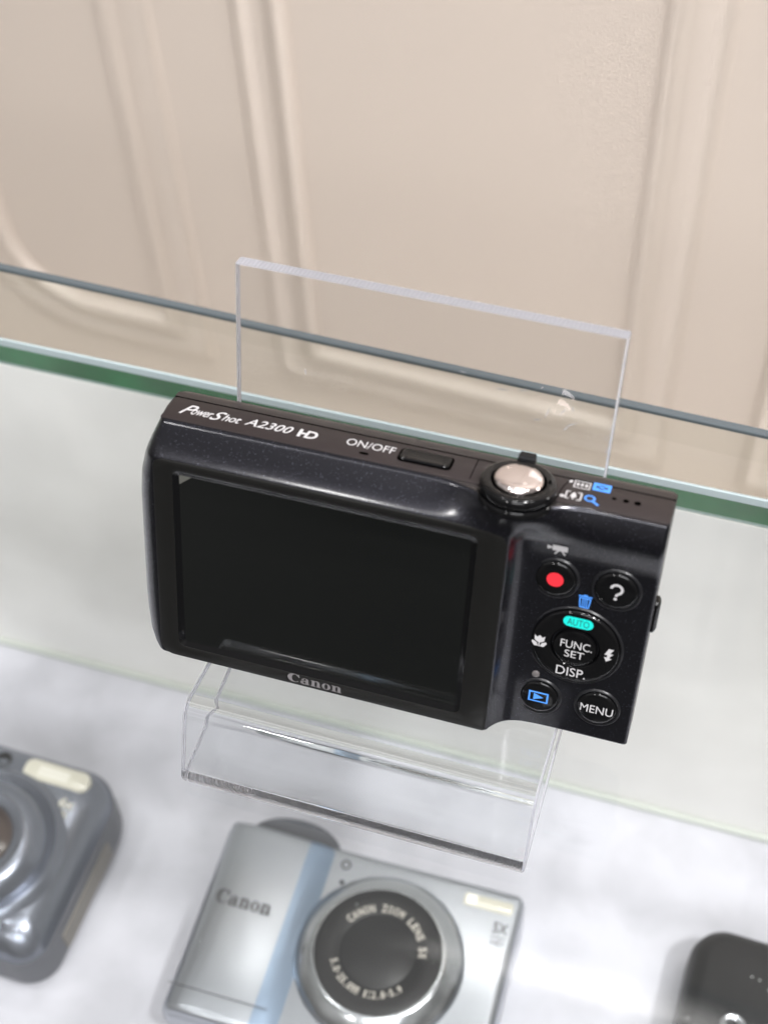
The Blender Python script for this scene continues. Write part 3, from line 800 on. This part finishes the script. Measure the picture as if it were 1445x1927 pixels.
# silver camera with a round lens cover, face up below the stand
sv = lying("compact_camera", "silver compact camera lying face up, black round lens cover, just in front of the stand", 28.4, 6.0, .8)
w2, h0, h1 = 45.8, -31.0, 30.0
rbox("body", -w2, w2, h0, h1, .3, 21.5, 3.0, 2.2, M_SILVER, sv)
# raised, rolled grip and the blue cheek beside it
GP = [(.2, 12), (.3, 19.5), (.7, 21.6), (1.6, 23.2), (3.2, 24.2), (6, 24.7), (10, 24.85), (16, 24.8), (22, 24.5), (26.0, 24.0), (26.3, 12)]
loops = []
for q in range(13):
    a = math.pi / 2 * (q / 5 if q <= 5 else 1 if q <= 7 else (12 - q) / 5)
    dn = 2.4 * (1 - math.sin(a))
    y = h0 + .5 + 2.4 * (1 - math.cos(a)) if q <= 5 else (h1 - .7 - 2.4 * (1 - math.cos(a)) if q > 6 else h0 + 20)
    loops.append([(-w2 + x, y, z - (dn if z > 13 else 0)) for x, z in GP])
v, f, _ = loft(loops); mesh("grip_panel", v, f, M_SILVER, sv, True, 55)
CP = [(26.05, 12), (26.05, 24.0), (28, 23.75), (30, 23.2), (32, 22.3), (33.6, 21.55), (33.6, 12)]
loops = []
for q in range(13):
    a = math.pi / 2 * (q / 5 if q <= 5 else 1 if q <= 7 else (12 - q) / 5)
    dn = 2.0 * (1 - math.sin(a))
    y = h0 + .5 + 2.4 * (1 - math.cos(a)) if q <= 5 else (h1 - .7 - 2.4 * (1 - math.cos(a)) if q > 6 else h0 + 20)
    loops.append([(-w2 + x, y, z - (dn if z > 13 else 0)) for x, z in CP])
v, f, _ = loft(loops); mesh("cheek", v, f, M_BLUESILVER, sv, True, 50)
P = Print(); P.rect(-w2 - .0 + .6, -w2 + 30, h0 + 7.6, h0 + 7.9); P.build("trim_line", M_DARKTXT, sv, flat(25.0))
P = Print(); serif_logo(P, -w2 + 4.6, -w2 + 21.6, 2.6, 6.9); P.build("logo_lettering", M_DARKTXT, sv, flat(24.98))
lx, ly = 9.6, 0.2
lz = 21.5
lathe("lens_ring", lx, ly, [(24.6, -1), (24.6, .6), (24.1, 1.5), (23.4, 2.6), (21.6, 4.1), (19.8, 5.5), (19.0, 5.9), (18.4, 5.9), (18.2, 5.3)], M_LENSRING, sv, 96, False, False, lz)
cover = lathe("lens_cover", lx, ly, [(18.4, 3.0), (18.3, 5.7), (17.2, 6.1), (11.2, 6.2), (10.8, 5.9), (10.4, 6.2), (.02, 6.25)], M_LENSBLK, sv, 96, False, True, lz)
def arc_text(P, s, cx, cy, r, a0, a1, hgt, top=True):
    n_ = len(s)
    for i, ch in enumerate(s):
        if ch == ' ': continue
        a = math.radians(a0 + (a1 - a0) * (i + .5) / n_)
        wid = abs(math.radians(a1 - a0)) * r / n_ * (.80 if ch not in '1.:-' else .4)
        T = Print(); T.text(ch, -wid / 2, wid / 2, (-hgt / 2 if ch not in '-:.' else -hgt * .15 if ch == '-' else -hgt / 2), (hgt / 2 if ch not in '.-' else -hgt * .3 if ch == '.' else hgt * .05), bold=.02)
        rot = a - math.pi / 2 if top else a + math.pi / 2
        i0 = len(P.v)
        for x, y, dz in T.v:
            P.v.append((cx + r * math.cos(a) + x * math.cos(rot) - y * math.sin(rot), cy + r * math.sin(a) + x * math.sin(rot) + y * math.cos(rot), 0))
        P.f += [tuple(i0 + q for q in t) for t in T.f]
P = Print(); arc_text(P, "CANON ZOOM LENS 5x", lx, ly, 12.6, 150, 5, 2.3); arc_text(P, "5.0-25.0mm 1:2.8-5.9", lx, ly, 12.6, 205, 318, 2.1, False)
P.build("lens_lettering", M_LENSTXT, cover, flat(lz + 6.3))
lathe("focus_lamp", -8.0, 25.0, [(1.5, -.5), (1.5, .1), (1.1, .15), (.9, -.1), (.02, -.2)], M_LENSBLK, sv, 28, False, True, 21.5)
P = Print(); P.disc(-7.6, 19.4, .7, 20); P.build("microphone", M_HOLE, sv, flat(21.55))
fl = rbox("flash", 28.4, 43.0, 22.6, 26.4, 20.5, 21.8, .8, .25, M_FLASH, sv)
P = Print(); P.rect(29.2, 32.2, 23.1, 25.9); P.build("flash_reflector", M_FLASHTUBE, fl, flat(21.85))
P = Print(); P.text("5X", 38.6, 43.0, 16.6, 19.9, bold=.02); P.rect(38.6, 43, 15.3, 15.6); P.text("HD", 39.0, 42.6, 12.9, 14.6, bold=.01); P.build("zoom_lettering", M_DARKTXT, sv, flat(21.56))
# ribbed shutter wheel standing above the top edge
wl_ = []
for z, k_ in ((10, .94), (10.5, 1), (20.5, 1), (21, .94)):
    wl_.append([(-25 + 14.5 * k_ * math.cos(math.radians(a)), h1 - 3 + 8.6 * k_ * math.sin(math.radians(a)), z) for a in range(0, 181, 6)])
v, f, _ = loft(wl_); mesh("mode_wheel", v, f, M_GUNDARK, sv, True, 35)

# grey camera at the left edge of the view
gc = lying("compact_camera", "blue grey compact camera lying face up at the left, pale flash window in its corner", -101.0, 7.0, -1.0)
w2, h2 = 46.5, 31.5
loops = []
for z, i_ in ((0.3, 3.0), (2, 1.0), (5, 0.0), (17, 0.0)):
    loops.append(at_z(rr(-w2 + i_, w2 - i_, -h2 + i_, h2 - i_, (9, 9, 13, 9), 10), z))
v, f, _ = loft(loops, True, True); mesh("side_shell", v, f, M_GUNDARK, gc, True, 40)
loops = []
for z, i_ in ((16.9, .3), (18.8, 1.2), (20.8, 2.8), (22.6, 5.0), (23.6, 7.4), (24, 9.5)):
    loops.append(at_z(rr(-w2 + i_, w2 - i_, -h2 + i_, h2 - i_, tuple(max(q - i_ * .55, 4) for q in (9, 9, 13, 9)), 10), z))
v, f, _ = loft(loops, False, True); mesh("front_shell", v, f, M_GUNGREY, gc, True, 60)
lathe("lens_mound", 15.5, -4.0, [(26.5, -.4), (25.8, .1), (24.6, 1.3), (23.6, 1.8), (22.4, 1.2), (21.6, .9), (20.6, 2.2), (19.2, 4.2), (17.4, 5.6), (15.2, 6.1), (12.6, 5.8), (11.6, 5.2), (11.2, 4.2)], M_GUNGREY, gc, 96, False, False, 24)
lathe("lens", 15.5, -4.0, [(11.4, 2.5), (11.3, 4.6), (10.6, 4.8), (10.0, 3.4), (5.0, 4.1), (.02, 4.3)], M_BROWNLENS, gc, 72, False, True, 24)
fl = rbox("flash", 16.8, 38.6, 20.6, 27.2, 22.0, 24.15, 2.6, .4, M_FLASH, gc, 8)
P = Print()
for r_ in range(2):
    for c_ in range(7): P.disc(22.5 + c_ * 1.45, 23.0 + r_ * 1.7, .72, 12, .78)
P.build("flash_reflector", M_FLASHTUBE, fl, flat(24.2))
lathe("focus_lamp", 9.5, 24.2, [(2.4, -1), (2.4, .2), (1.9, .3), (1.6, -.3), (.02, -.5)], M_LENSBLK, gc, 32, False, True, 23.8)
P = Print(); P.text("6x", 32.5, 37.5, 14.6, 17.8, bold=.02); P.text("IS", 33.2, 36.6, 11.6, 13.8, bold=.01); P.build("zoom_lettering", M_FLASH, gc, flat(24.06))
lathe("ring_release", 29.5, -24.5, [(3.6, -.6), (3.6, .2), (3.2, .7), (2.4, 1.0), (.02, 1.1)], M_SILVER, gc, 36, False, True, 23.8)
v = []
for x_, i_ in ((w2 - .3, 0), (w2 + .35, .2), (w2 + .45, .6)):
    v.append([(x_, y, z) for y, z in rr(-18 + i_, 14 - i_, 4.5 + i_, 12.5 - i_, 1.2, 5)])
v, f, _ = loft(v, False, True); mesh("port_cover", v, f, M_TAUPE, gc, True, 40)
for ch in gc.children_recursive:
    for vtx in ch.data.vertices:
        vtx.co.z *= 1.22

# black camera at the right edge of the view
bc = lying("compact_camera", "black compact camera lying face up at the right edge of the white floor", 168.5, 11.5, -1.5)
w2, h2 = 46.5, 32.0
loops = []
for z, i_ in ((0.3, 2.5), (2, .8), (5, 0.0), (15, 0.0), (18, .6), (20.2, 1.8), (21.4, 3.4), (22, 5.2)):
    loops.append(at_z(rr(-w2 + i_, w2 - i_, -h2 + i_, h2 - i_, tuple(max(q - i_ * .6, 2) for q in (8, 8, 8, 10)), 10), z))
v, f, _ = loft(loops, True, True); mesh("body", v, f, M_BLACKCAM, bc, True, 50)
lathe("focus_lamp", -31.5, 3.4, [(3.6, -.4), (3.6, .2), (3.1, .5), (2.2, .3), (1.8, -.2), (.02, -.3)], M_LENSRING, bc, 36, False, True, 22)
lathe("lens_ring", 6, -5, [(22, -.5), (22, 1), (21, 3), (19, 4.5), (17, 4.8), (16, 3)], M_LENSBLK, bc, 72, False, True, 22)
